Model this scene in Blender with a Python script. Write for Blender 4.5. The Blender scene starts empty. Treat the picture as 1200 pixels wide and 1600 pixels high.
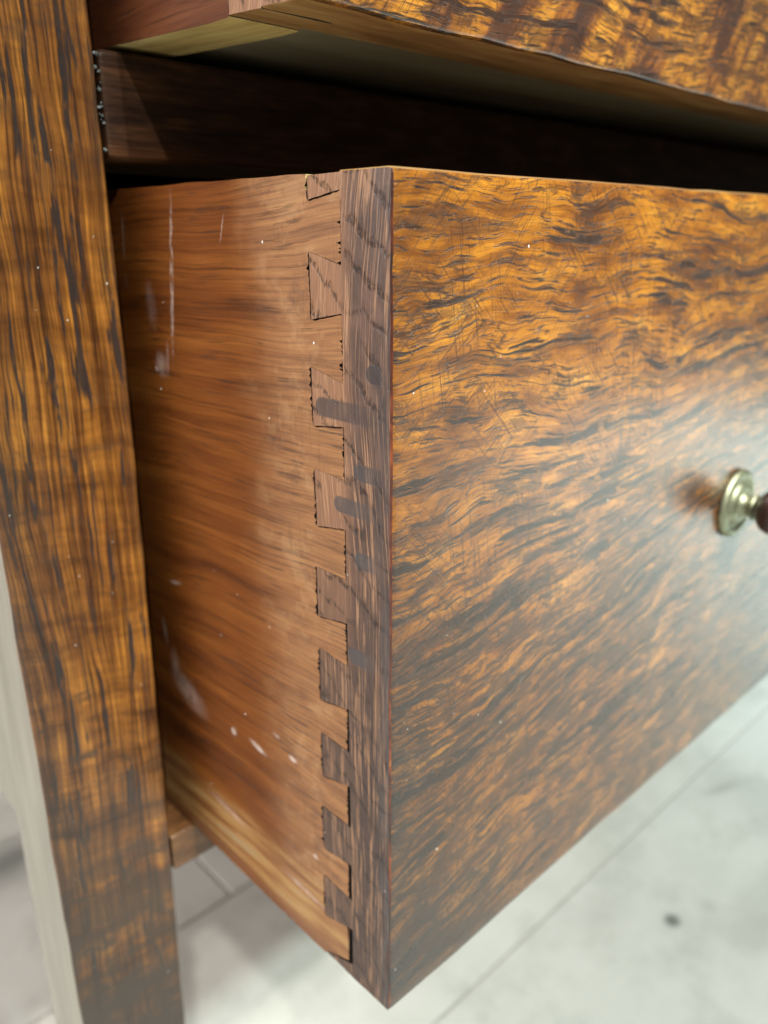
import bpy, bmesh, math, random
from mathutils import Vector, noise
R = math.radians
sc = bpy.context.scene

# ------------------------------------------------------------------ camera
# metres; x along the drawer fronts, y into the chest, z up.
# the front left top corner of the lower drawer is the origin.
cam_d = bpy.data.cameras.new('camera')
cam = bpy.data.objects.new('camera', cam_d)
sc.collection.objects.link(cam)
cam.location = (-0.1149, -0.1183, -0.0124)
cam.rotation_euler = (R(90 - 19.375), 0, R(-43.6))
cam_d.sensor_fit = 'VERTICAL'
cam_d.sensor_height = 36.0
cam_d.lens = 36.0 * 1237 / 1600
cam_d.clip_start = 0.005
cam_d.clip_end = 100
cam_d.dof.use_dof = True
cam_d.dof.focus_distance = 0.172
cam_d.dof.aperture_fstop = 11.5
sc.camera = cam

# ------------------------------------------------------------------ light
w = bpy.data.worlds.new('World')
sc.world = w
w.use_nodes = True
bg = w.node_tree.nodes['Background']
bg.inputs[0].default_value = (1.0, 0.91, 0.83, 1)
bg.inputs[1].default_value = 0.12


def lamp(name, kind, loc, aim, power, colour, size):
    d = bpy.data.lights.new(name, kind)
    o = bpy.data.objects.new(name, d)
    sc.collection.objects.link(o)
    o.location = loc
    o.rotation_euler = (Vector(aim) - Vector(loc)).to_track_quat('-Z', 'Y').to_euler()
    d.energy = power
    d.color = colour
    if kind == 'AREA':
        d.shape = 'DISK'
        d.size = size
    else:
        d.shadow_soft_size = size
    return o, d


# ceiling lamp up to the left of the chest: the crisp shadow on the divider rail
lamp('ceiling_lamp', 'AREA', (-0.67, -1.18, 1.45), (0.0, 0.05, 0.0), 22, (1.0, 0.95, 0.87), 0.06)
# ceiling lamp in the middle of the room, behind the photographer
lamp('room_lamp', 'AREA', (0.11, -1.75, 1.82), (0.0, 0.0, -0.22), 61, (0.84, 1.0, 0.92), 0.16)
# unseen spot added to brighten the floor mirrored in the drawer front
_, sp = lamp('floor_spot', 'SPOT', (2.25, -1.6, 1.8), (1.95, -0.55, -0.55), 1350, (0.80, 1.0, 0.99), 0.14)
sp.spot_size = R(56)
sp.spot_blend = 1.0
# soft fill added on the left for the shaded floor and side faces
lamp('left_fill', 'AREA', (-1.9, 0.72, 0.42), (0.1, 0.30, -0.45), 50, (1.0, 0.88, 0.80), 1.25)
# narrow spot added for the glow on the top of the lower drawer
_, sp2 = lamp('drawer_top_glow', 'SPOT', (0.0, -1.35, 1.55), (0.105, 0.0, -0.005), 330, (1.0, 0.95, 0.84), 0.05)
sp2.spot_size = R(10.5)
sp2.spot_blend = 1.0

vs = sc.view_settings
vs.view_transform = 'Standard'
vs.look = 'None'
vs.exposure = 0.0
vs.gamma = 1.0
sc.cycles.max_bounces = 8
sc.cycles.use_denoising = True


# ------------------------------------------------------------------ node helper
class G:
    def __init__(self, name):
        self.m = bpy.data.materials.new(name)
        self.m.use_nodes = True
        self.t = self.m.node_tree
        self.t.nodes.clear()
        out = self.t.nodes.new('ShaderNodeOutputMaterial')
        self.b = self.t.nodes.new('ShaderNodeBsdfPrincipled')
        self.t.links.new(self.b.outputs[0], out.inputs[0])
        tc = self.t.nodes.new('ShaderNodeTexCoord')
        self.v = self.vm('SCALE', tc.outputs['Object'], s=1000.0)   # millimetres

    def put(self, sock, x):
        if hasattr(x, 'is_output'):
            self.t.links.new(x, sock)
        elif isinstance(x, (tuple, list)):
            sock.default_value = tuple(x) + ((1,) if len(x) == 3 and len(sock.default_value) == 4 else ())
        else:
            sock.default_value = x

    def vm(self, op, a, b=None, s=None):
        n = self.t.nodes.new('ShaderNodeVectorMath')
        n.operation = op
        self.put(n.inputs[0], a)
        if b is not None:
            self.put(n.inputs[1], b)
        if s is not None:
            self.put(n.inputs['Scale'], s)
        return n.outputs['Value'] if op in ('LENGTH', 'DOT_PRODUCT', 'DISTANCE') else n.outputs[0]

    def ma(self, op, a, b=None, c=None, clamp=False):
        n = self.t.nodes.new('ShaderNodeMath')
        n.operation = op
        n.use_clamp = clamp
        for i, x in enumerate((a, b, c)):
            if x is not None:
                self.put(n.inputs[i], x)
        return n.outputs[0]

    def mul(self, a, b): return self.ma('MULTIPLY', a, b)
    def add(self, a, b): return self.ma('ADD', a, b)
    def mx(self, a, b): return self.ma('MAXIMUM', a, b)
    def inv(self, a): return self.ma('SUBTRACT', 1.0, a)

    def sep(self, v):
        n = self.t.nodes.new('ShaderNodeSeparateXYZ')
        self.put(n.inputs[0], v)
        return n.outputs

    def comb(self, x, y, z):
        n = self.t.nodes.new('ShaderNodeCombineXYZ')
        for i, q in enumerate((x, y, z)):
            self.put(n.inputs[i], q)
        return n.outputs[0]

    def noise(self, v, sc3, detail=3.0, rough=0.55, off=0.0, dist=0.0, col=False):
        v = self.vm('MULTIPLY', v, sc3)
        if off:
            v = self.vm('ADD', v, (off, off * 1.7, off * 0.6))
        n = self.t.nodes.new('ShaderNodeTexNoise')
        self.put(n.inputs['Vector'], v)
        n.inputs['Scale'].default_value = 1.0
        n.inputs['Detail'].default_value = detail
        n.inputs['Roughness'].default_value = rough
        n.inputs['Distortion'].default_value = dist
        return n.outputs[1 if col else 0]

    def step(self, x, a, b, lo=0.0, hi=1.0):
        n = self.t.nodes.new('ShaderNodeMapRange')
        n.interpolation_type = 'SMOOTHSTEP'
        self.put(n.inputs[0], x)
        for i, q in enumerate((a, b, lo, hi)):
            n.inputs[i + 1].default_value = q
        return n.outputs[0]

    def ramp(self, f, stops):
        n = self.t.nodes.new('ShaderNodeValToRGB')
        self.put(n.inputs[0], f)
        e = n.color_ramp.elements
        while len(e) < len(stops):
            e.new(0.5)
        for k, (p, c) in enumerate(stops):
            e[k].position = p
            e[k].color = tuple(c) + (1,)
        return n.outputs[0]

    def mix(self, f, a, b, mode='MIX'):
        n = self.t.nodes.new('ShaderNodeMix')
        n.data_type = 'RGBA'
        n.blend_type = mode
        self.put(n.inputs[0], f)
        self.put(n.inputs[6], a)
        self.put(n.inputs[7], b)
        return n.outputs[2]

    def rot(self, v, ang, axis='Y'):
        n = self.t.nodes.new('ShaderNodeVectorRotate')
        n.rotation_type = axis + '_AXIS'
        self.put(n.inputs['Vector'], v)
        n.inputs['Angle'].default_value = R(ang)
        return n.outputs[0]

    def dab(self, axes, c, r, ang=0.0, soft=0.4, wob=0.0):
        """mask of an elliptical mark lying in a plane; axes e.g. 'yz', centre and radii in mm"""
        o = self.sep(self.v)
        i = ['xyz'.index(q) for q in axes]
        a = self.ma('SUBTRACT', o[i[0]], c[0])
        b = self.ma('SUBTRACT', o[i[1]], c[1])
        p = self.rot(self.comb(a, b, 0.0), ang, 'Z')
        if wob:
            q = self.noise(self.v, (0.5, 0.5, 0.5), 4, 0.7, col=True)
            p = self.vm('ADD', p, self.vm('SCALE', self.vm('SUBTRACT', q, (0.5, 0.5, 0.5)), s=wob))
        p = self.vm('MULTIPLY', p, (1 / r[0], 1 / r[1], 0))
        return self.step(self.vm('LENGTH', p), 1.0, 1.0 - soft)

    def bump(self, h, strength=0.3, dist=0.0004, prev=None):
        n = self.t.nodes.new('ShaderNodeBump')
        n.inputs['Strength'].default_value = strength
        n.inputs['Distance'].default_value = dist
        self.put(n.inputs['Height'], h)
        if prev is not None:
            self.put(n.inputs['Normal'], prev)
        return n.outputs[0]

    def done(self, col, rough=0.35, nrm=None, spec=0.5, coat=0.0, coat_r=0.1, ior=1.5, metal=0.0, coat_ior=1.5):
        b = self.b
        self.put(b.inputs['Base Color'], col)
        self.put(b.inputs['Roughness'], rough)
        self.put(b.inputs['Specular IOR Level'], spec)
        self.put(b.inputs['Metallic'], metal)
        self.put(b.inputs['IOR'], ior)
        self.put(b.inputs['Coat Weight'], coat)
        self.put(b.inputs['Coat Roughness'], coat_r)
        self.put(b.inputs['Coat IOR'], coat_ior)
        if nrm is not None:
            self.put(b.inputs['Normal'], nrm)
        return self.m


# ------------------------------------------------------------------ materials
def mat_front(name, seed=0.0, flame=False):
    g = G(name)
    v = g.v
    o = g.sep(v)
    n = g.noise(v, (.010, .02, .020), 2, .5, seed + 3)
    n2 = g.noise(v, (.045, .05, .07), 2, .5, seed + 9)
    dz = g.add(g.mul(g.ma('SUBTRACT', n, .5), 22), g.mul(g.ma('SUBTRACT', n2, .5), 6.5))
    dz = g.add(dz, g.mul(g.mul(o[0], -.13), g.step(o[2], -40, -130)))
    w_ = g.vm('ADD', v, g.comb(g.mul(dz, .3), 0.0, dz))
    tw_ = g.rot(w_, 58) if flame else w_
    k = .62 if flame else 1.0
    tone = g.noise(tw_, (.034 * k, .05, .15 * k), 5, .60, seed, .15)
    if flame:
        col = g.ramp(tone, [(.36, (.050, .026, .020)), (.45, (.10, .042, .022)), (.505, (.28, .105, .022)),
                            (.57, (.46, .195, .026)), (.72, (.56, .27, .04))])
    else:
        col = g.ramp(tone, [(.30, (.10, .033, .008)), (.41, (.21, .072, .009)), (.50, (.335, .124, .011)),
                            (.60, (.45, .182, .015)), (.74, (.54, .255, .027))])
    big = g.step(g.noise(v, (.013, .014, .024), 4, .62, seed + 31), .44, .64)
    col = g.mix(g.mul(big, .40), col, g.mix(1.0, col, (.46, .36, .50), 'MULTIPLY'))
    # weaker light on the lower part put into the colour, in uneven clouds
    low = g.step(g.add(o[2], g.mul(g.ma('SUBTRACT', g.noise(v, (.025, .02, .03), 5, .62, seed + 77), .5), 110)), -50, -125)
    if flame:
        low = 0.5
    if not flame:
        col = g.mix(g.mul(low, .75), col, g.mix(1.0, col, (.84, .77, 1.0), 'MULTIPLY'))
    # brown wisps lying along the grain
    ws = g.noise(w_, (.030, .1, .21), 6, .68, seed + 11)
    wf = g.noise(w_, (.085, .1, .42), 6, .72, seed + 13)
    if not flame:
        ws = g.add(g.mul(ws, g.inv(g.mul(low, .8))), g.mul(wf, g.mul(low, .8)))
    mot = g.noise(v, (.10, .1, .14), 5, .65, seed + 12, .2)
    ws = g.add(ws, g.mul(g.ma('SUBTRACT', mot, .5), .5))
    ws = g.add(ws, g.mul(low, .048))
    wisp = g.step(ws, .52, .60)
    col = g.mix(g.mul(wisp, g.add(.62, g.mul(low, .24) if not flame else .1)), col, (.070, .030, .017))
    # dense short flecks of open grain
    fl = g.noise(w_, (.10, .3, .95), 4, .68, seed + 51)
    fl = g.step(g.add(fl, g.mul(low, .045)), .56, .61)
    col = g.mix(g.mul(fl, .78), col, (.038, .020, .014))
    # long black pore streaks, broken along their length
    s = g.noise(w_, (.019, .1, .26), 5, .60, seed + 5)
    brk = g.step(g.noise(v, (.16, .1, .25), 3, .6, seed + 14), .37, .45)
    st = g.mul(g.step(s, .580, .602), brk)
    s2 = g.step(g.noise(w_, (.034, .1, .60), 4, .6, seed + 17), .60, .63)
    st = g.mx(st, g.mul(s2, g.step(g.noise(v, (.03, .1, .04), 2, .6, seed + 18), .40, .52, 0, .95)))
    col = g.mix(g.mul(st, .97), col, (.011, .010, .011))
    halo = g.step(s, .545, .59)
    col = g.mix(g.mul(halo, .45), col, (.060, .026, .014))
    # thin wandering lines of the figure
    cn = g.noise(w_, (.030, .05, .13), 3, .5, seed + 22, .3)
    ln = g.step(g.ma('ABSOLUTE', g.ma('SUBTRACT', cn, .5)), .016, .004)
    ln = g.mul(ln, g.step(g.noise(v, (.03, .03, .04), 2, .5, seed + 40), .46, .56))
    col = g.mix(g.mul(ln, .6), col, (.040, .022, .015))
    # fibres and old sanding scratches
    fb = g.noise(w_, (.06, .5, 1.7), 4, .72, seed + 60)
    col = g.mix(1.0, col, g.ramp(fb, [(.30, (.38, .33, .30)), (.46, (.90, .88, .86)), (.58, (1.08, 1.08, 1.05)), (.72, (1.40, 1.42, 1.34))]), 'MULTIPLY')
    scr = None
    for kk, a in enumerate((54, 40, -46, 99)):
        r_ = g.rot(v, a)
        q = g.step(g.noise(r_, (.045, .1, 1.6), 4, .72, seed + 70 + 7 * kk), .55, .61)
        q = g.mul(q, g.step(g.noise(v, (.032, .04, .045), 3, .55, seed + 90 + 5 * kk), .46, .58))
        scr = q if scr is None else g.mx(scr, q)
    col = g.mix(g.mul(scr, .72), col, (.055, .024, .012))
    if not flame:
        # darker patch with uneven edges at the lower corner
        cn_ = g.mx(g.mul(g.dab('xz', (0, -215), (70, 52), 0, .95, 30), .86), g.mul(g.dab('xz', (0, -140), (24, 80), 0, .95, 24), .74))
        cn_ = g.mul(cn_, g.step(g.noise(w_, (.05, .1, .3), 5, .68, 88), .36, .58, .45, 1.0))
        col = g.mix(cn_, col, (.026, .021, .022))
    h = g.add(g.mul(st, -1.3), g.add(g.mul(fb, .5), g.add(g.mul(scr, -.07), g.mul(g.noise(v, (.22, .25, .3), 4, .62, 7.), 1.0))))
    h = g.add(h, g.mul(fl, -.5))
    return g.done(col, g.step(st, 0, 1, .26, .36), g.bump(h, .6, .0004), spec=.5, coat=1.0, coat_r=.24, ior=1.36, coat_ior=1.54)


def mat_post():
    g = G('golden_oak_upright_grain')
    v = g.v
    o = g.sep(v)
    n = g.noise(v, (.03, .05, .010), 2, .5, 3)
    n2 = g.noise(v, (.1, .05, .05), 2, .5, 4)
    dx = g.add(g.mul(g.ma('SUBTRACT', n, .5), 9), g.mul(g.ma('SUBTRACT', n2, .5), 1.2))
    w_ = g.vm('ADD', v, g.comb(dx, 0.0, 0.0))
    tone = g.noise(w_, (.17, .2, .014), 5, .62, 1)
    col = g.ramp(tone, [(.30, (.068, .025, .009)), (.43, (.155, .057, .013)), (.55, (.26, .101, .017)), (.72, (.39, .172, .029))])
    # medullary bands running across, more of them lower down
    u_ = g.rot(g.vm('ADD', v, g.vm('SCALE', g.noise(v, (.06, .05, .05), 3, .5, 6, 0, True), s=10.0)), -10)
    rb = g.noise(u_, (.022, .05, .13), 5, .62, 12)
    low = g.step(o[2], 30, -170, .55, 1.0)
    col = g.mix(low, col, g.mix(1.0, col, g.ramp(rb, [(.32, (.30, .25, .23)), (.45, (.78, .74, .70)), (.55, (1.12, 1.12, 1.1)), (.70, (1.5, 1.55, 1.4))]), 'MULTIPLY'))
    # fine upright fibre lines
    fb = g.noise(w_, (1.25, .5, .020), 4, .68, 5)
    col = g.mix(1.0, col, g.ramp(fb, [(.36, (.20, .165, .15)), (.46, (.72, .68, .65)), (.56, (1.06, 1.05, 1.0)), (.7, (1.35, 1.35, 1.3))]), 'MULTIPLY')
    fi = g.noise(w_, (2.4, .5, .03), 3, .65, 25)
    col = g.mix(1.0, col, g.ramp(fi, [(.36, (.45, .40, .38)), (.5, (.95, .94, .92)), (.65, (1.15, 1.15, 1.12))]), 'MULTIPLY')
    # dark dashes
    s = g.noise(w_, (.36, .2, .024), 3, .5, 33)
    st = g.mul(g.step(s, .572, .612), g.step(g.noise(v, (.22, .2, .05), 3, .6, 41), .40, .50))
    s2 = g.mul(g.step(g.noise(w_, (.9, .2, .03), 3, .5, 37), .60, .65), .75)
    st = g.mx(st, s2)
    col = g.mix(g.mul(st, .94), col, (.018, .015, .016))
    sm = g.mul(g.step(g.noise(u_, (.045, .05, .17), 5, .68, 57), .55, .67), g.step(o[2], 20, -240, .2, 1.0))
    sm = g.mx(sm, g.mul(g.step(g.noise(u_, (.03, .05, .06), 5, .68, 59), .40, .54), g.step(o[2], -160, -270, 0, 1.0)))
    col = g.mix(sm, col, (.050, .028, .017))
    top = g.mul(g.step(g.noise(u_, (.03, .05, .045), 4, .62, 91), .46, .60), g.step(o[2], -30, 20, 0, .7))
    col = g.mix(top, col, (.050, .026, .016))
    lf = g.mul(g.step(g.add(o[0], g.mul(g.noise(v, (.08, .1, .03), 5, .65, 58), 18)), -31, -46), .72)
    lf = g.mx(lf, g.mul(g.step(g.add(o[0], g.mul(g.noise(v, (.1, .1, .03), 5, .65, 68), 12)), -7, 1), .5))
    lf = g.mx(lf, g.mul(g.step(g.add(o[2], g.mul(g.noise(v, (.03, .1, .03), 5, .65, 78), 90)), -190, -260), .7))
    col = g.mix(lf, col, (.045, .025, .017))
    h = g.add(g.mul(st, -1.3), g.add(g.mul(fb, .7), g.mul(rb, .5)))
    return g.done(col, .30, g.bump(h, .55, .0003), coat=.7, coat_r=.24, ior=1.4, coat_ior=1.5)


def mat_post_side():
    g = G('pale_oak_baked_reflection')
    v = g.v
    tone = g.noise(v, (.2, .12, .012), 4, .6, 8)
    col = g.ramp(tone, [(.3, (.18, .17, .14)), (.7, (.29, .275, .23))])  # pale tone stands in for the floor's reflection at a grazing view
    return g.done(col, .34, g.bump(tone, .3, .0003), coat=.3, coat_r=.2)


def mat_side(name, marks):
    g = G(name)
    v = g.v
    o = g.sep(v)
    n = g.noise(v, (.03, .012, .02), 2, .5, 6)
    dz = g.mul(g.ma('SUBTRACT', n, .5), 9)
    # grain rises a little to the rear
    w_ = g.vm('ADD', v, g.comb(0.0, 0.0, g.add(dz, g.mul(o[1], .05))))
    tone = g.noise(w_, (.05, .009, .10), 4, .55, 2)
    col = g.ramp(tone, [(.30, (.078, .023, .006)), (.45, (.142, .043, .009)), (.60, (.21, .072, .014)), (.75, (.265, .103, .024))])
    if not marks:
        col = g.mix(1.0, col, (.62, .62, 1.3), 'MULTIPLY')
    if marks:
        # the end that is always out in the light has faded and dried
        fade = g.step(g.add(o[1], g.mul(g.ma('SUBTRACT', g.noise(v, (.03, .03, .03), 4, .6, 19), .5), 26)), 62, 30)
        dry = g.ramp(g.noise(w_, (.1, .03, .32), 5, .65, 23), [(.28, (.18, .080, .030)), (.5, (.315, .152, .058)), (.72, (.42, .228, .088))])
        col = g.mix(g.mul(fade, .85), col, dry)
    fb = g.noise(w_, (.2, .011, 1.1), 5, .72, 5)
    col = g.mix(1.0, col, g.ramp(fb, [(.32, (.50, .44, .42)), (.45, (.90, .88, .86)), (.68, (1.12, 1.11, 1.08))]), 'MULTIPLY')
    fi = g.noise(w_, (.2, .022, 2.0), 4, .68, 15)
    col = g.mix(1.0, col, g.ramp(fi, [(.34, (.58, .53, .51)), (.47, (.94, .92, .91)), (.62, (1.08, 1.08, 1.07))]), 'MULTIPLY')
    dash = g.mul(g.step(g.noise(w_, (.2, .035, 1.0), 4, .62, 43), .575, .63), g.step(g.noise(v, (.05, .04, .05), 3, .6, 44), .43, .54))
    col = g.mix(g.mul(dash, .62), col, (.045, .022, .016))
    rough = .34
    if marks:
        wo = g.mul(fade, g.step(g.noise(v, (.06, .07, .09), 5, .68, 63), .50, .62))
        col = g.mix(g.mul(wo, .30), col, (.48, .30, .15))
        wd = g.mul(fade, g.step(g.noise(v, (.06, .06, .10), 5, .7, 64), .54, .64))
        col = g.mix(g.mul(wd, .5), col, (.12, .055, .03))
        # checks and cross scratches near the joint
        xs = g.step(g.noise(v, (.2, 1.6, .07), 3, .65, 61), .57, .63)
        xs = g.mul(xs, g.mul(fade, g.step(g.noise(v, (.06, .06, .06), 3, .6, 62), .45, .6)))
        col = g.mix(g.mul(xs, .5), col, (.09, .042, .022))
        # bare strip rubbed along the lower edge
        zz = g.add(o[2], g.mul(g.ma('SUBTRACT', g.noise(v, (.05, .02, .12), 4, .6, 71), .5), 14))
        bare = g.step(zz, -192.5, -199)
        bc = g.ramp(g.noise(w_, (.1, .018, .26), 4, .6, 72), [(.30, (.14, .055, .020)), (.45, (.26, .12, .042)), (.58, (.40, .24, .085)), (.70, (.33, .27, .17))])
        low = g.step(o[2], -214, -219)
        bc = g.mix(g.mul(low, .8), bc, (.16, .06, .025))
        col = g.mix(g.mul(bare, .85), col, bc)
        # wax and paint scuffs
        wn = g.noise(v, (.6, .6, .22), 4, .7, 81)
        wv = g.step(wn, .40, .60)
        m = g.mul(g.mul(g.dab('yz', (87.8, -25), (1.1, 27), -8.5, .6, 1.2), wv), .62)
        for c, r_, a, f in (((98, -49), (4.5, 5), 0, .38), ((101, -50.5), (1.3, 1.2), 0, .75), ((101, -32), (4, 9), 5, .14),
                            ((60.8, -11), (.28, 5), -20, .55), ((114, -13), (.7, 9), -6, .35), ((115, -26), (.5, 3), 0, .3),
                            ((94, -47), (1.1, 7), -8, .30),
                            ((72.5, -163.8), (2.1, 1.9), 0, .85), ((59, -163), (6.0, 1.5), -8, .85), ((41, -157.6), (2.8, 1.4), 0, .8),
                            ((49, -153.4), (2.4, 1.0), -5, .4), ((100, -162), (15, 7), -20, .33), ((108, -155), (4, 9), 0, .25), ((102, -121), (5, 1.0), 12, .5),
                            ((113, -143), (1.6, 7), 10, .32), ((31.5, -187), (1.5, 1.3), 0, .8), ((26, -193), (1.1, .9), 0, .6),
                            ((80, -199), (16, 1.8), -4, .4), ((38, -204), (14, 1.6), -3, .35)):
            m = g.mx(m, g.mul(g.mul(g.dab('yz', c, r_, a, .75, 1.2), g.add(.45, g.mul(wv, .55))), f))
        col = g.mix(m, col, (.62, .56, .53))
        rough = g.step(fade, 0, 1, .28, .52)
    h = g.add(g.mul(dash, -1.0), g.add(g.mul(fb, .5), g.mul(tone, .4)))
    return g.done(col, rough, g.bump(h, .45, .0003), coat=.12, coat_r=.25)


def mat_end(name, wax):
    g = G(name)
    v = g.v
    o = g.sep(v)
    sl = g.mul(g.step(o[2], -95, 0), .16)                       # rays lean near the top
    yy = g.add(o[1], g.mul(o[2], sl))
    yy = g.add(yy, g.mul(g.ma('SUBTRACT', g.noise(v, (.05, .05, .05), 2, .5, 3), .5), 1.6))
    base = g.ramp(g.noise(v, (.1, .12, .10), 5, .65, 4), [(.3, (.040, .023, .020)), (.5, (.084, .047, .037)), (.7, (.145, .082, .061))])
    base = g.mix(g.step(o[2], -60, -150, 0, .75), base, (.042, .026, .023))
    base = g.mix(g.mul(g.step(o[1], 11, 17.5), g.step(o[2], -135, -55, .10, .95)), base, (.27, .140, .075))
    p = g.comb(0.0, yy, o[2])
    r1 = g.noise(p, (1, .75, .016), 2, .5, 15)
    rays = g.step(g.ma('ABSOLUTE', g.ma('SUBTRACT', r1, .5)), .045, .012)
    rays = g.mul(rays, g.step(g.noise(p, (1, .3, .07), 3, .6, 16), .38, .52))
    col = g.mix(g.mul(rays, .72), base, (.40, .235, .135))
    r2 = g.step(g.noise(p, (1, 2.6, .05), 2, .5, 17), .58, .66)
    col = g.mix(g.mul(r2, .30), col, (.20, .12, .08))
    # growth rings: sloping bands of open pores
    q = g.add(o[2], g.mul(o[1], -.62))
    q = g.add(q, g.mul(g.ma('SUBTRACT', g.noise(v, (.04, .07, .035), 3, .5, 21), .5), 22))
    tri = g.ma('PINGPONG', q, 4.3)
    ring = g.step(tri, 1.3, .2)
    ring = g.mul(ring, g.step(g.noise(v, (.3, 1.5, .5), 4, .75, 22), .46, .55))
    ring = g.mul(ring, g.inv(g.mul(rays, .6)))
    ring = g.mul(ring, g.step(g.noise(v, (.05, .06, .05), 2, .5, 24), .34, .5))
    col = g.mix(g.mul(ring, .85), col, (.012, .010, .011))
    col = g.mix(1.0, col, g.ramp(g.noise(p, (1, 3, .12), 3, .7, 26), [(.3, (.65, .63, .62)), (.7, (1.25, 1.22, 1.2))]), 'MULTIPLY')
    h = g.add(g.mul(ring, -1.2), g.add(g.mul(rays, .35), g.mul(g.noise(p, (1, 3, .3), 3, .7, 27), .5)))
    rough = .46
    if wax:
        m = None
        for (y, z, r_, ln) in ((8.3, -40.9, 2.3, 7), (25.8, -50.4, 2.5, 21), (12.6, -63.7, 2.2, 11), (19.9, -72.9, 2.2, 16), (12.8, -85.4, 2.3, 7.5), (15.7, -111.8, 2.4, 9.5)):
            # rounded toward the rear, running out toward the front corner
            a = g.ma('SUBTRACT', y - r_, o[1])
            a = g.mx(a, g.mul(a, -1.0)) if False else a
            back = g.ma('MINIMUM', a, 0.0)
            d = g.vm('LENGTH', g.comb(back, g.ma('SUBTRACT', o[2], z), 0.0))
            k = g.mul(g.step(d, r_ + .1, r_ - .5), g.step(a, ln * 1.25, ln * .1))
            m = k if m is None else g.mx(m, k)
        edge = g.mul(g.step(o[1], 7.5, 1.0), g.step(g.noise(v, (.08, .3, .05), 3, .6, 30), .36, .54))
        m = g.mx(m, g.mul(edge, .8))
        col = g.mix(g.mul(m, .76), col, (.046, .045, .053))
        rough = g.step(m, 0, 1, .46, .25)
        h = g.mul(h, g.inv(g.mul(m, .85)))
    return g.done(col, rough, g.bump(h, .5, .00035), coat=.1, coat_r=.2)


def mat_edge():
    g = G('worn_reddish_edge')
    c = g.ramp(g.noise(g.v, (.1, .1, .06), 4, .65, 3), [(.38, (.022, .012, .011)), (.52, (.075, .018, .011)), (.62, (.22, .050, .013)), (.72, (.50, .20, .04))])
    return g.done(c, .3, g.bump(g.noise(g.v, (.4, .4, .4), 3, .6, 5), .4, .0003), coat=.3, coat_r=.15)


def mat_rail():
    g = G('dark_brown_rail_wood')
    v = g.v
    tone = g.noise(v, (.05, .1, .2), 5, .65, 5)
    col = g.ramp(tone, [(.3, (.020, .010, .007)), (.5, (.046, .022, .013)), (.66, (.085, .038, .018)), (.78, (.18, .082, .028))])
    o = g.sep(v)
    worn = g.mul(g.step(o[2], 14, 7.5), g.step(o[2], -100, -50))
    col = g.mix(g.mul(worn, .5), col, (.13, .052, .021))
    fb = g.noise(v, (.05, .3, 1.6), 3, .65, 8)
    col = g.mix(1.0, col, g.ramp(fb, [(.3, (.55, .53, .5)), (.7, (1.2, 1.2, 1.2))]), 'MULTIPLY')
    return g.done(col, .45, g.bump(fb, .4, .0003), spec=.15)


def mat_lowrail():
    g = G('brown_lower_rail_wood')
    v = g.v
    col = g.ramp(g.noise(v, (.04, .1, .2), 5, .65, 9), [(.3, (.045, .022, .012)), (.5, (.13, .058, .022)), (.7, (.24, .115, .042))])
    return g.done(col, .35, coat=.2, coat_r=.2)


def mat_raw(name, c0, c1, c2, ax=(.02, .2, .2)):
    g = G(name)
    n = g.noise(g.v, ax, 5, .6, 4)
    return g.done(g.ramp(n, [(.32, c0), (.5, c1), (.68, c2)]), .6, g.bump(n, .4, .0004), spec=.3)


def mat_simple(name, c, rough, metal=0.0, var=.25, scale=.2):
    g = G(name)
    n = g.noise(g.v, (scale,) * 3, 4, .6, 3)
    col = g.mix(1.0, c, g.ramp(n, [(.3, (1 - var,) * 3), (.7, (1 + var * .5,) * 3)]), 'MULTIPLY')
    return g.done(col, rough, g.bump(n, .25, .0003), metal=metal)


def mat_tile():
    g = G('pale_stone_look_tile')
    v = g.v
    n = g.noise(v, (.008, .012, .01), 5, .6, 3)
    col = g.ramp(n, [(.3, (.57, .585, .555)), (.5, (.67, .685, .655)), (.7, (.72, .735, .705))])
    inf = g.t.nodes.new('ShaderNodeObjectInfo')
    col = g.mix(1.0, col, g.ramp(inf.outputs['Random'], [(0.0, (.965, .965, .975)), (1.0, (1.01, 1.01, 1.0))]), 'MULTIPLY')
    m = g.dab('xy', (408, 84), (11, 10), 0, .8)
    m = g.mx(m, g.mul(g.dab('xy', (600, 130), (34, 8), 20, .8, 6), .35))
    m = g.mx(m, g.mul(g.dab('xy', (445, 72), (12, 9), 0, .9, 6), .18))
    col = g.mix(g.mul(m, .85), col, (.07, .075, .07))
    cl = g.step(g.noise(v, (.02, .02, .01), 5, .65, 17), .45, .68)
    col = g.mix(g.mul(cl, .38), col, (.42, .44, .41))
    return g.done(col, .33, spec=.5)


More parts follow.
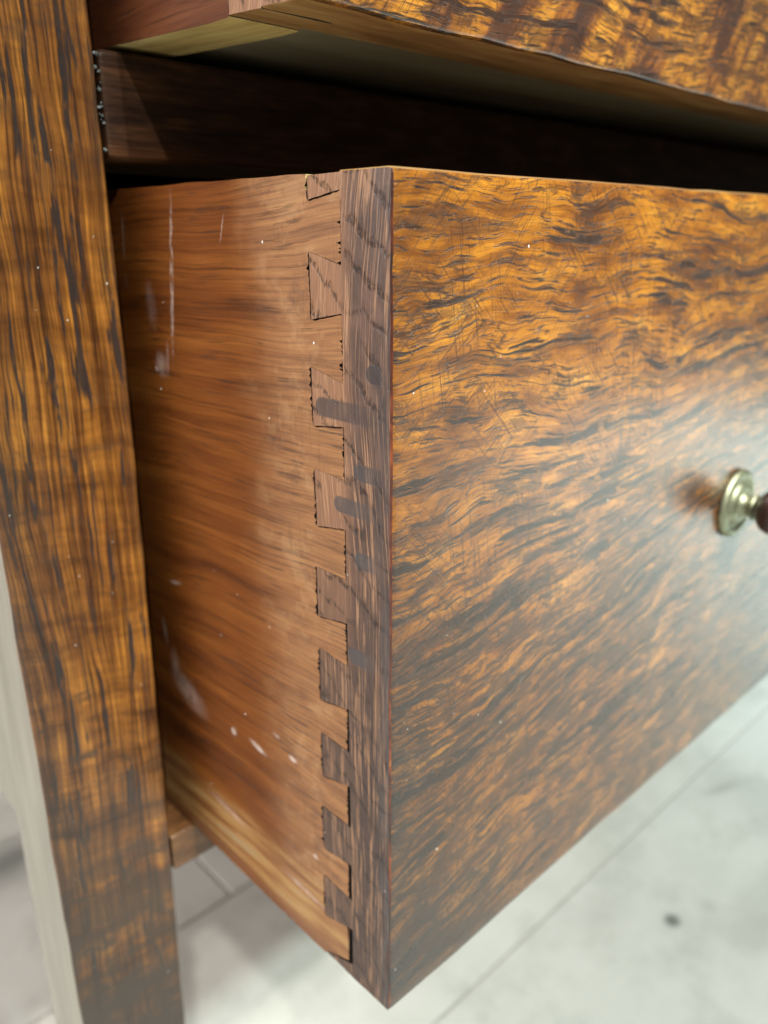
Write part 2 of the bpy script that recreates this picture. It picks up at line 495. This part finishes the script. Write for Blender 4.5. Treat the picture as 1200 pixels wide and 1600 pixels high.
M = dict(front=mat_front('figured_golden_oak_veneer', 0.0), front2=mat_front('blotched_flame_oak_veneer', 130.0, True),
         post=mat_post(), post_side=mat_post_side(), side=mat_side('stained_drawer_side_wood', True),
         side2=mat_side('reddish_drawer_side_wood', False), end=mat_end('dark_oak_end_grain', True), end2=mat_end('brown_oak_end_grain', False),
         edge=mat_edge(), rail=mat_rail(), lowrail=mat_lowrail(),
         raw=mat_raw('bare_tan_wood', (.36, .25, .09), (.50, .38, .15), (.60, .49, .22), (.2, .02, .2)),
         rawx=mat_raw('stained_brown_underside', (.16, .075, .028), (.26, .14, .05), (.36, .24, .10), (.02, .12, .2)),
         panel=mat_raw('grey_olive_panel_wood', (.22, .195, .125), (.28, .25, .17), (.33, .30, .21), (.01, .06, .2)),
         inner=mat_raw('dark_inner_wood', (.03, .02, .014), (.05, .03, .02), (.07, .045, .03)),
         brass=mat_simple('aged_brass', (.42, .43, .30), .5, 1.0, .45), knob=mat_simple('dark_polished_knob_wood', (.055, .028, .028), .22, 0, .3),
         speck=mat_simple('speck_white', (.8, .78, .75), .4), tile=mat_tile(),
         grout=mat_simple('grey_grout', (.50, .48, .46), .8), paint=mat_simple('crumbling_pale_filler', (.17, .19, .20), .7, 0, .7, 1.5),
         crack=mat_simple('black_joint_faces', (.012, .012, .014), .7))  # cut faces inside the joints, coloured black


# ------------------------------------------------------------------ mesh helpers
def link(o):
    sc.collection.objects.link(o)
    return o


def root(name, loc, label, cat, group=None, rot=(0, 0, 0)):
    o = link(bpy.data.objects.new(name, None))
    o.location = loc
    o.rotation_euler = rot
    o.empty_display_size = .02
    o['label'] = label
    o['category'] = cat
    if group:
        o['group'] = group
    return o


def obj(name, bm, mats, parent=None, base=None, sharp=35):
    bmesh.ops.recalc_face_normals(bm, faces=bm.faces[:])
    me = bpy.data.meshes.new(name)
    bm.to_mesh(me)
    bm.free()
    for m in (mats if isinstance(mats, (list, tuple)) else [mats]):
        me.materials.append(m)
    me.polygons.foreach_set('use_smooth', [True] * len(me.polygons))
    me.set_sharp_from_angle(angle=R(sharp))
    o = link(bpy.data.objects.new(name, me))
    wn = o.modifiers.new('weighted_normal', 'WEIGHTED_NORMAL')   # broad faces stay flat beside their rounded edges
    wn.mode = 'FACE_AREA'
    wn.keep_sharp = True
    if parent is not None:
        o.parent = parent
        if base is not None:                 # meshes are written in room coordinates
            o.location = [-q for q in base]
    return o


def rounded(a0, a1, b0, b1, r, seg=3):
    """outline of a rectangle with rounded corners"""
    pts = []
    for (ca, cb, s) in ((a1 - r, b1 - r, 0), (a0 + r, b1 - r, 90), (a0 + r, b0 + r, 180), (a1 - r, b0 + r, 270)):
        for k in range(seg + 1):
            t = R(s + 90 * k / seg)
            pts.append((ca + r * math.cos(t), cb + r * math.sin(t)))
    return pts


def beam(bm, axis, lo, hi, n, prof, r, jit=0.0, freq=40.0, seed=0.0, mat=0):
    """sweep an outline along an axis with rounded ends and a slightly uneven surface"""
    stations = [(lo, r), (lo + .3 * r, .3 * r), (lo + r, 0)] + [(lo + r + (hi - lo - 2 * r) * k / n, 0) for k in range(1, n)] + [(hi - r, 0), (hi - .3 * r, .3 * r), (hi, r)]
    ca = sum(p[0] for p in prof) / len(prof)
    cb = sum(p[1] for p in prof) / len(prof)
    ha = max(abs(p[0] - ca) for p in prof)
    hb = max(abs(p[1] - cb) for p in prof)
    rings = []
    for t, ins in stations:
        ring = []
        for a, b in prof:
            a2 = ca + (a - ca) * (ha - ins) / ha
            b2 = cb + (b - cb) * (hb - ins) / hb
            co = {'x': (t, a2, b2), 'y': (a2, t, b2), 'z': (a2, b2, t)}[axis]
            if jit:
                q = Vector(co) * freq
                dv = noise.noise_vector(q + Vector((seed, seed, seed)))
                co = Vector(co) + dv * jit
            ring.append(bm.verts.new(co))
        rings.append(ring)
    m = len(prof)
    for i in range(len(rings) - 1):
        for k in range(m):
            f = bm.faces.new((rings[i][k], rings[i][(k + 1) % m], rings[i + 1][(k + 1) % m], rings[i + 1][k]))
            f.material_index = mat
    bm.faces.new(rings[0]).material_index = mat
    bm.faces.new(rings[-1]).material_index = mat
    return rings


def prism(bm, pts, x0, x1, mat=0, cap=0):
    """outline in (y, z) pushed from x0 to x1; the x0 face takes material cap"""
    a = [bm.verts.new((x0, y, z)) for y, z in pts]
    b = [bm.verts.new((x1, y, z)) for y, z in pts]
    n = len(pts)
    f = bm.faces.new(a)
    f.material_index = cap
    bm.faces.new(b).material_index = mat
    for k in range(n):
        bm.faces.new((a[k], a[(k + 1) % n], b[(k + 1) % n], b[k])).material_index = mat
    return a, b


def rag(p, q, step, amp, spikes, rng, side):
    """a chipped saw line from p to q (mm); side = unit offset direction into the piece"""
    L = math.dist(p, q)
    n = max(2, int(L / step))
    out = []
    for k in range(n):
        t = (k + (rng.uniform(-.3, .3) if 0 < k else 0)) / n
        d = rng.uniform(0, amp)
        if k and rng.random() < spikes:
            d += rng.uniform(.3, 1.5)
        out.append((p[0] + (q[0] - p[0]) * t + side[0] * d, p[1] + (q[1] - p[1]) * t + side[1] * d))
    return out


TAILS = [[(26.4, -5.6), (15.3, -3.8), (15.2, -18.8), (26.5, -16.1)], [(26.4, -30.9), (15.4, -28.8), (15.4, -44.0), (26.9, -41.5)],
         [(26.7, -55.5), (15.6, -54.0), (15.5, -66.6), (26.8, -66.0)], [(26.4, -80.8), (15.6, -78.9), (15.6, -91.9), (27.1, -91.9)],
         [(27.1, -105.9), (15.8, -103.8), (15.7, -115.8), (27.0, -115.0)], [(27.1, -131.0), (16.0, -128.7), (16.2, -141.7), (27.3, -141.2)],
         [(27.0, -155.6), (16.5, -152.8), (16.5, -166.3), (27.8, -166.0)], [(27.7, -181.1), (16.7, -179.4), (16.8, -191.8), (28.0, -191.2)],
         [(27.8, -206.4), (17.0, -202.8), (17.2, -216.0), (27.7, -220.6)]]
W = .95          # drawer width
H = .2212        # drawer height


def make_drawer(name, base, rot, dy, dz, mats, label, seed, ext):
    """dy/dz: where the front top corner of this drawer stands; ext: drawer depth"""
    rng = random.Random(seed)
    rt = root(name, base, label, 'drawer', 'drawers of the chest', rot)
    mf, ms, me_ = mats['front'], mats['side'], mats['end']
    o = lambda p: (dy + p[0] / 1000, dz + p[1] / 1000)
    # ---- front board: face, rounded edges, end grain lap
    bm = bmesh.new()
    lap = .0156
    y0, y1, z0, z1 = dy, dy + lap, dz - H, dz
    prof = []
    nz, r = 60, .0015
    for k in range(nz + 1):                                   # face, bottom to top
        prof.append((y0, z0 + r + (z1 - z0 - 2 * r) * k / nz))
    prof += [(y0 + .3 * r, z1 - .3 * r), (y0 + r, z1)]
    prof += [(y0 + r + (y1 - y0 - r) * k / 4, z1) for k in range(1, 5)]
    prof += [(y1, z1 - (z1 - z0) * k / nz) for k in range(1, nz)]
    prof += [(y1 - (y1 - y0 - r) * k / 4, z0) for k in range(0, 5)]
    prof += [(y0 + .3 * r, z0 + .3 * r)]
    xs = [0, .0004, .0014] + [.0014 + (W - .0014) * (k / 70) for k in range(1, 71)]
    rings = []
    for x in xs:
        ins = {0: .00045, .0004: .00006}.get(x, 0.0)
        ring = []
        for (y, z) in prof:
            yy = max(y, y0 + ins)
            zz = min(max(z, z0 + ins * .6), z1 - ins * .6)
            p = Vector((x, yy, zz))
            at_face = y < y0 + .0005
            if not (y > y1 - 1e-6) and x > 0:                 # hand planed: not quite flat
                d = noise.noise(p * 38 + Vector((seed, 0, 0))) * .00022 + noise.noise(p * 9 + Vector((seed, 4, 0))) * .0006
                if at_face:
                    p.y += d
            if z > z1 - .002:
                p.z += noise.noise(Vector((x * 45, seed, y * 30))) * .0004 + noise.noise(Vector((x * 14, seed + 5, 0))) * .0005
            elif z < z0 + .002:
                p.z += noise.noise(Vector((x * 60, seed + 9, y * 90))) * .0008 + noise.noise(Vector((x * 17, seed + 6, y * 20))) * (.0010 if dz == 0 else .0002)
            if at_face and x < .001:
                p.y += abs(noise.noise(Vector((seed, z * 160, 3)))) * .00025 + max(0, noise.noise(Vector((seed, z * 420, 8)))) * .0005
            ring.append(bm.verts.new(p))
        rings.append(ring)
    m = len(prof)
    for i in range(len(rings) - 1):
        for k in range(m):
            f = bm.faces.new((rings[i][k], rings[i][(k + 1) % m], rings[i + 1][(k + 1) % m], rings[i + 1][k]))
            if i < 1 and prof[k][0] < y0 + .0008:
                f.material_index = 2
            if prof[k][1] > z1 - .4 * r and prof[(k + 1) % m][1] > z1 - .4 * r:
                f.material_index = 4  # highlight line of the top edge put in as a lighter brown
            if prof[k][1] <= z0 + 1e-5 and prof[(k + 1) % m][1] <= z0 + 1e-5:
                f.material_index = 3
    bm.faces.new(rings[0]).material_index = 1
    bm.faces.new(rings[-1])
    # thicker core behind the lap, clear of the joint
    beam(bm, 'x', mats.get('th', .0118) + .0004, W - .0122, 2, rounded(y1 - .0002, dy + .0268, z0 + .0003, z1 - .0006, .0005, 1), .0003, mat=3)
    fr = obj('drawer_front', bm, [mf, me_, M['edge'], M['rawx'], M['rawx']], rt, base)
    # ---- tails and pins
    tails = [[o(p) for p in t] for t in TAILS]
    if mats.get('bottom_pin'):
        tails[-1][2] = (tails[-1][2][0], tails[-1][2][1] + .006)
        tails[-1][3] = (tails[-1][3][0], tails[-1][3][1] + .0105)
    yb = dy + .027
    th = mats.get('th', .0118)
    zb = dz - .2216
    mm = .001
    side_pts = []
    ztop = dz - .0004
    L = ext

    def pin(top, a, b, bot):
        pts = [top[0], top[1]] if False else None

    # side board outline: rear top -> front top -> down the joint -> rear bottom
    N = 60
    for k in range(N + 1):
        y = dy + L - (L - .0267) * k / N
        side_pts.append((y, ztop + noise.noise(Vector((y * 60, seed + 2, 0))) * .0004 + noise.noise(Vector((y * 12, seed + 4, 0))) * .0006))
    prev = (dy + .0265, None)
    for i, t in enumerate(tails):
        A, B, C, D = t
        start = side_pts[-1] if i == 0 else tails[i - 1][3]
        sp_ = .75 if i in (2, 3, 4) else .4
        if i:
            side_pts.append(start)
        seg_ = rag((start[0], start[1]), A, .0007, .00022, 0, rng, (1, 0))
        for (y, z) in seg_[1:]:
            if rng.random() < sp_:
                y += .0010 * rng.random() ** 2.0
            side_pts.append((y + .00012, z))
        side_pts.append(A)
    D = tails[-1][3]
    side_pts.append(D)
    side_pts.append((D[0] + .0002, zb + .0004))
    for k in range(N + 1):
        y = dy + .0285 + (L - .0285) * k / N
        side_pts.append((y, zb + noise.noise(Vector((y * 50, seed + 7, 0))) * .0005))
    bm = bmesh.new()
    a, b = prism(bm, side_pts, 0.0, th, 1, 0)
    bm.normal_update()
    for f in bm.faces:
        c = f.calc_center_median()
        if abs(f.normal.x) < .5 and c.y < dy + .0305 and zb + .001 < c.z < ztop - .0015:
            f.material_index = 2
    edges = [e for e in bm.edges if all(abs(v.co.x) < 1e-6 for v in e.verts) and (all(v.co.z > ztop - .0012 for v in e.verts) or all(v.co.z < zb + .0007 for v in e.verts)) and all(v.co.y > dy + .030 for v in e.verts)]
    bmesh.ops.bevel(bm, geom=edges, offset=.0007, segments=2, affect='EDGES', clamp_overlap=True)
    bm.normal_update()
    for f in bm.faces:
        if f.normal.z > .25 and f.calc_center_median().z > ztop - .003:
            f.material_index = 1  # pale bevel stands in for the highlight along the top edge
    sd = obj('drawer_side', bm, [ms, M['raw'], M['crack']], rt, base)
    for i, t in enumerate(tails):
        A, B, C, D = t
        h = .00016 if i < 5 else .00008
        pts = [(A[0], A[1])]
        pts += rag((A[0], A[1] - h), (B[0] + h, B[1] - h), .0011, .0002, 0, rng, (0, -1))[1:]
        front = rag((B[0] + h, B[1] - h), (C[0] + h, C[1] + h), .00036, .0002, 0, rng, (1, 0))
        sp_ = (.7, .7, .45, .45, .4, .3, .3, .25, .25)[i]
        for j, (y, z) in enumerate(front):
            if 0 < j and rng.random() < sp_ and (z - C[1]) < (B[1] - C[1]) * (.62 if i < 2 else 1):
                y += (.0016 if i < 2 else .0008) * rng.random() ** 2.2
            pts.append((y, z))
        h2 = h if i > 4 else .00003
        pts += rag((C[0] + h, C[1] + h2), (D[0], D[1] + h2), .0011, .0002 if i > 4 else .00006, 0, rng, (0, 1))
        pts.append((D[0], D[1]))
        bm = bmesh.new()
        prism(bm, pts, 0.0, th, 1, 0)
        obj('dovetail_tail', bm, [ms, M['crack']], sd)
    pins = []
    for i in range(len(tails) + 1):
        if i == 0:
            A, B = tails[0][0], tails[0][1]
            q = [(dy + lap, ztop), (dy + lap, B[1]), (A[0] - .0001, A[1] + .0001), (dy + .0264, ztop - .0002)]
        elif i == len(tails):
            C, D = tails[-1][2], tails[-1][3]
            q = [(dy + lap, C[1]), (dy + lap, dz - H), (D[0] + .0002, dz - H + .0002), (D[0] - .0001, min(D[1] - .0001, dz - H + .0008) if not mats.get('bottom_pin') else D[1] - .0001)]
        else:
            C, D = tails[i - 1][2], tails[i - 1][3]
            A, B = tails[i][0], tails[i][1]
            q = [(dy + lap, C[1]), (dy + lap, B[1]), (A[0], A[1]), (D[0], D[1])]
        # order: front top, front bottom, rear bottom, rear top
        pts = [q[0]] + [(dy + lap, q[0][1] + (q[1][1] - q[0][1]) * k / 3) for k in (1, 2)] + [q[1]]
        pts += rag(q[1], q[2], .0011, .00012, 0, rng, (0, 1))[1:]
        pts += rag(q[2], q[3], .0007, .00016, 0, rng, (-1, 0))
        pts += rag(q[3], q[0], .0011, .00012 if i > 5 else .00004, 0, rng, (0, -1))
        bm = bmesh.new()
        prism(bm, pts, 0.0, th, 1, 0)
        bm.normal_update()
        for f in bm.faces:
            c = f.calc_center_median()
            if c.z < dz - H + .0004 or c.z > ztop - .0004:
                f.material_index = 2
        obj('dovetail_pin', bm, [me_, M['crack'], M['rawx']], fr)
    # ---- the rest of the box
    bm = bmesh.new()
    beam(bm, 'y', dy + .0275, dy + L, 3, rounded(W - th, W, zb, ztop, .0006, 1), .0004)
    obj('drawer_side', bm, mats['side2'], rt, base)
    bm = bmesh.new()
    beam(bm, 'x', th + .0002, W - th - .0002, 3, rounded(dy + L - .012, dy + L - .0005, zb + .012, ztop - .01, .0006, 1), .0004)
    obj('drawer_back', bm, M['raw'], rt, base)
    bm = bmesh.new()
    beam(bm, 'y', dy + .0272, dy + L - .0125, 3, rounded(th + .0002, W - th - .0002, zb + mats.get('recess', .010), zb + .018, .0006, 1), .0004)
    obj('drawer_bottom', bm, M['panel'], rt, base)
    return rt, fr


def lathe(bm, prof, c, n=40):
    """turn (radius, out) about the -y axis through c"""
    rings = []
    for r, d in prof:
        rings.append([bm.verts.new((c[0] + r * math.cos(6.28318531 * k / n), c[1] - d, c[2] + r * math.sin(6.28318531 * k / n))) for k in range(n)])
    for i in range(len(rings) - 1):
        for k in range(n):
            bm.faces.new((rings[i][k], rings[i][(k + 1) % n], rings[i + 1][(k + 1) % n], rings[i + 1][k]))
    bm.faces.new(rings[0])
    bm.faces.new(rings[-1])


def make_knob(rt, base, c):
    k = link(bpy.data.objects.new('drawer_knob', None))
    k.parent = rt
    k.location = [-q for q in base]
    k.empty_display_size = .01
    mm = lambda L_: [(a * .00091, b * .00090) for a, b in L_]
    bm = bmesh.new()
    lathe(bm, mm([(14.2, -.6), (14.9, .3), (15, 1.2), (14.6, 2.2), (13.6, 2.9), (12.4, 3.0), (11.4, 2.5), (10.7, 1.9), (9.9, 1.9), (9.2, 2.6), (8.4, 3.6), (7.2, 4.0), (5.6, 4.1)]), c)
    obj('back_plate', bm, M['brass'], k, None, 50)
    bm = bmesh.new()
    lathe(bm, mm([(5.9, 4.0), (5.2, 4.6), (4.4, 5.6), (4.1, 7), (4.3, 8.2), (5.2, 8.7), (5.7, 9.3), (5.3, 10.0), (4.2, 10.4), (4.0, 11.5)]), c)
    obj('neck', bm, M['brass'], k, None, 50)
    bm = bmesh.new()
    lathe(bm, mm([(4.6, 11.2), (6.8, 12.2), (8.6, 14), (9.6, 16.4), (9.8, 18.6), (9.1, 21), (7.4, 22.8), (4.8, 23.9), (1.5, 24.3)]), c)
    obj('grip', bm, M['knob'], k, None, 60)
    return k


# ------------------------------------------------------------------ floor
floor_z = -.55
bm = bmesh.new()
bmesh.ops.create_grid(bm, x_segments=1, y_segments=1, size=6)
for v in bm.verts:
    v.co.z = floor_z - .002
fl = obj('floor', bm, M['grout'])
fl['kind'] = 'structure'
tw, tl, gp = .2, 1.2, .0026
for r_ in range(-6, 10):
    ys = .1586 + tw * r_
    shift = {1: .159, 0: -.15, -1: -.32, 2: .70, -2: -.5}.get(r_, (r_ * .47) % tl)
    for c_ in range(-3, 4):
        xs_ = shift + tl * c_
        if xs_ > 3.2 or xs_ + tl < -1.6:
            continue
        bm = bmesh.new()
        beam(bm, 'x', xs_ + gp / 2, xs_ + tl - gp / 2, 1, rounded(ys + gp / 2, ys + tw - gp / 2, floor_z - .008, floor_z, .0012, 2), .0012)
        obj('floor_tile', bm, M['tile'], fl)

# ------------------------------------------------------------------ chest carcass
YP = .106
base = (W / 2, YP, floor_z)
chest = root('chest_of_drawers', base, 'old golden oak chest with square corner posts and two drawers pulled out', 'chest')
depth = .45
PX0, PX1 = -.0505, -.0068
for k, (xa, xb, ya, yb_) in enumerate(((PX0, PX1, YP, YP + .036), (W - PX1, W - PX0, YP, YP + .036), (PX0, PX1, YP + depth - .036, YP + depth), (W - PX1, W - PX0, YP + depth - .036, YP + depth))):
    bm = bmesh.new()
    beam(bm, 'z', floor_z, .262, 120, rounded(xa, xb, ya, yb_, .0014, 3), .0012, .0004, 55, k * 7.)
    for v in bm.verts:                                        # the inner face tapers toward the foot
        inner = v.co.x > (xa + xb) / 2 if k % 2 == 0 else v.co.x < (xa + xb) / 2
        if inner:
            v.co.x += (-1 if k % 2 == 0 else 1) * max(0, -.05 - v.co.z) * .0185
    bm.normal_update()
    for f in bm.faces:
        if f.normal.x < -.8:
            f.material_index = 1
    obj('corner_post', bm, [M['post'], M['post_side']], chest, base)
# divider rail between the two drawers and the rail under the lower one
bm = bmesh.new()
beam(bm, 'x', PX1 + .0012, W - PX1 - .0012, 60, rounded(YP + .0006, YP + .05, .0068, .0342, .0016, 3), .0016, .0003, 40, 3.)
obj('divider_rail', bm, M['rail'], chest, base)
bm = bmesh.new()
beam(bm, 'x', PX1 - .0026, W - PX1 + .0026, 60, rounded(YP + .0006, YP + .05, -.2384, -.2226, .0012, 3), .0012, .0003, 40, 5.)
obj('bottom_rail', bm, M['lowrail'], chest, base)
# crumbs of old filler in the crack between post and divider rail
rng = random.Random(5)
bm = bmesh.new()
for k in range(20):
    z = rng.uniform(.009, .0335)
    c = Vector((PX1 + rng.uniform(.0003, .0013), YP + rng.uniform(.0008, .0016), z))
    ret = bmesh.ops.create_icosphere(bm, subdivisions=1, radius=rng.uniform(.00018, .0005))
    for v in ret['verts']:
        v.co = v.co * rng.uniform(.6, 1.3) + c
o_ = obj('old_filler', bm, M['paint'], chest, base)
o_['kind'] = 'stuff'
for nm, xa, xb in (('side_panel', -.040, -.030), ('side_panel', W + .030, W + .040)):
    bm = bmesh.new()
    beam(bm, 'y', YP + .030, YP + depth - .030, 2, rounded(xa, xb, -.24, .262, .0005, 1), .0004)
    obj(nm, bm, M['post_side'], chest, base)
bm = bmesh.new()
beam(bm, 'x', -.028, W + .028, 2, rounded(YP + depth - .02, YP + depth - .012, -.24, .262, .0005, 1), .0004)
obj('back_panel', bm, M['inner'], chest, base)
bm = bmesh.new()
beam(bm, 'x', -.028, W + .028, 2, rounded(YP + .051, YP + depth - .021, -.236, -.226, .0005, 1), .0004)
obj('dust_panel', bm, M['inner'], chest, base)
bm = bmesh.new()
beam(bm, 'x', -.062, W + .062, 20, rounded(YP - .012, YP + depth + .012, .2625, .285, .004, 3), .004)
obj('chest_top', bm, M['front2'], chest, base)
for xa, xb in ((-.0065, -.0015), (W + .0015, W + .0065)):
    for z_ in (-.2224, .0344):
        bm = bmesh.new()
        beam(bm, 'y', YP + .055, YP + depth - .025, 1, rounded(xa - .022, xb - .001 if xa < 0 else xb + .022, z_ - .012, z_ - .001, .0005, 1), .0004)
        obj('drawer_runner', bm, M['inner'], chest, base)

# ------------------------------------------------------------------ drawers
base_l = (W / 2, YP, -.2216)
low, low_front = make_drawer('lower_drawer', base_l, (0, 0, 0), 0.0, 0.0,
                             dict(front=M['front'], side=M['side'], end=M['end'], side2=M['side2']),
                             'large golden oak drawer with open dovetail corner and round knob, below the dark rail', 3, .40)
make_knob(low, base_l, (.1868, 0.0, -.1118))
make_knob(low, base_l, (W - .1868, 0.0, -.1118))
base_u = (W / 2, YP, .0353)
upp, upp_front = make_drawer('upper_drawer', base_u, (R(2.6), 0, 0), .0245, .0353 + .2216,
                             dict(front=M['front2'], side=M['side2'], end=M['end2'], side2=M['side2'], bottom_pin=True, th=.0195, recess=.0035),
                             'upper drawer seen from below at the top edge, tilting down over the dark rail', 11, .40)


# ------------------------------------------------------------------ small white specks on the finish
def specks(parent, base, spots, name='white_specks'):
    bm = bmesh.new()
    rg = random.Random(len(spots))
    for (c, n, r) in spots:
        ret = bmesh.ops.create_icosphere(bm, subdivisions=1, radius=r)
        st = rg.uniform(.8, 1.9)
        for v in ret['verts']:
            q = v.co.copy()
            k = Vector([abs(t) for t in n])
            q = Vector((q.x * (1 if k.x < .5 else .4), q.y * (1 if k.y < .5 else .4), q.z * (st if k.z < .5 else .4)))
            v.co = q + Vector(c)
    o = obj(name, bm, M['speck'], parent, base)
    o['kind'] = 'stuff'
    return o


rng = random.Random(21)
sp_l = []
for k in range(60):
    x = abs(rng.gauss(0, .06)) + .001
    z = -rng.betavariate(1.6, 1.7) * .215 - .003
    sp_l.append(((x, -.00005, z), (0, -1, 0), rng.choice((.00008, .00009, .00011, .00013, .00016, .0003)) * rng.uniform(.7, 1.15)))
for k in range(14):
    sp_l.append(((-.00003, rng.uniform(.001, .10), -rng.uniform(.01, .21)), (-1, 0, 0), rng.uniform(.00012, .00028)))
specks(low, base_l, sp_l)
sp_p = []
for k in range(22):
    sp_p.append(((rng.uniform(PX0 + .002, PX1 - .002), YP - .0001, rng.uniform(-.30, .04)), (0, -1, 0), rng.choice((.00012, .00014, .0002, .00045)) * rng.uniform(.7, 1.1)))
specks(chest, base, sp_p)
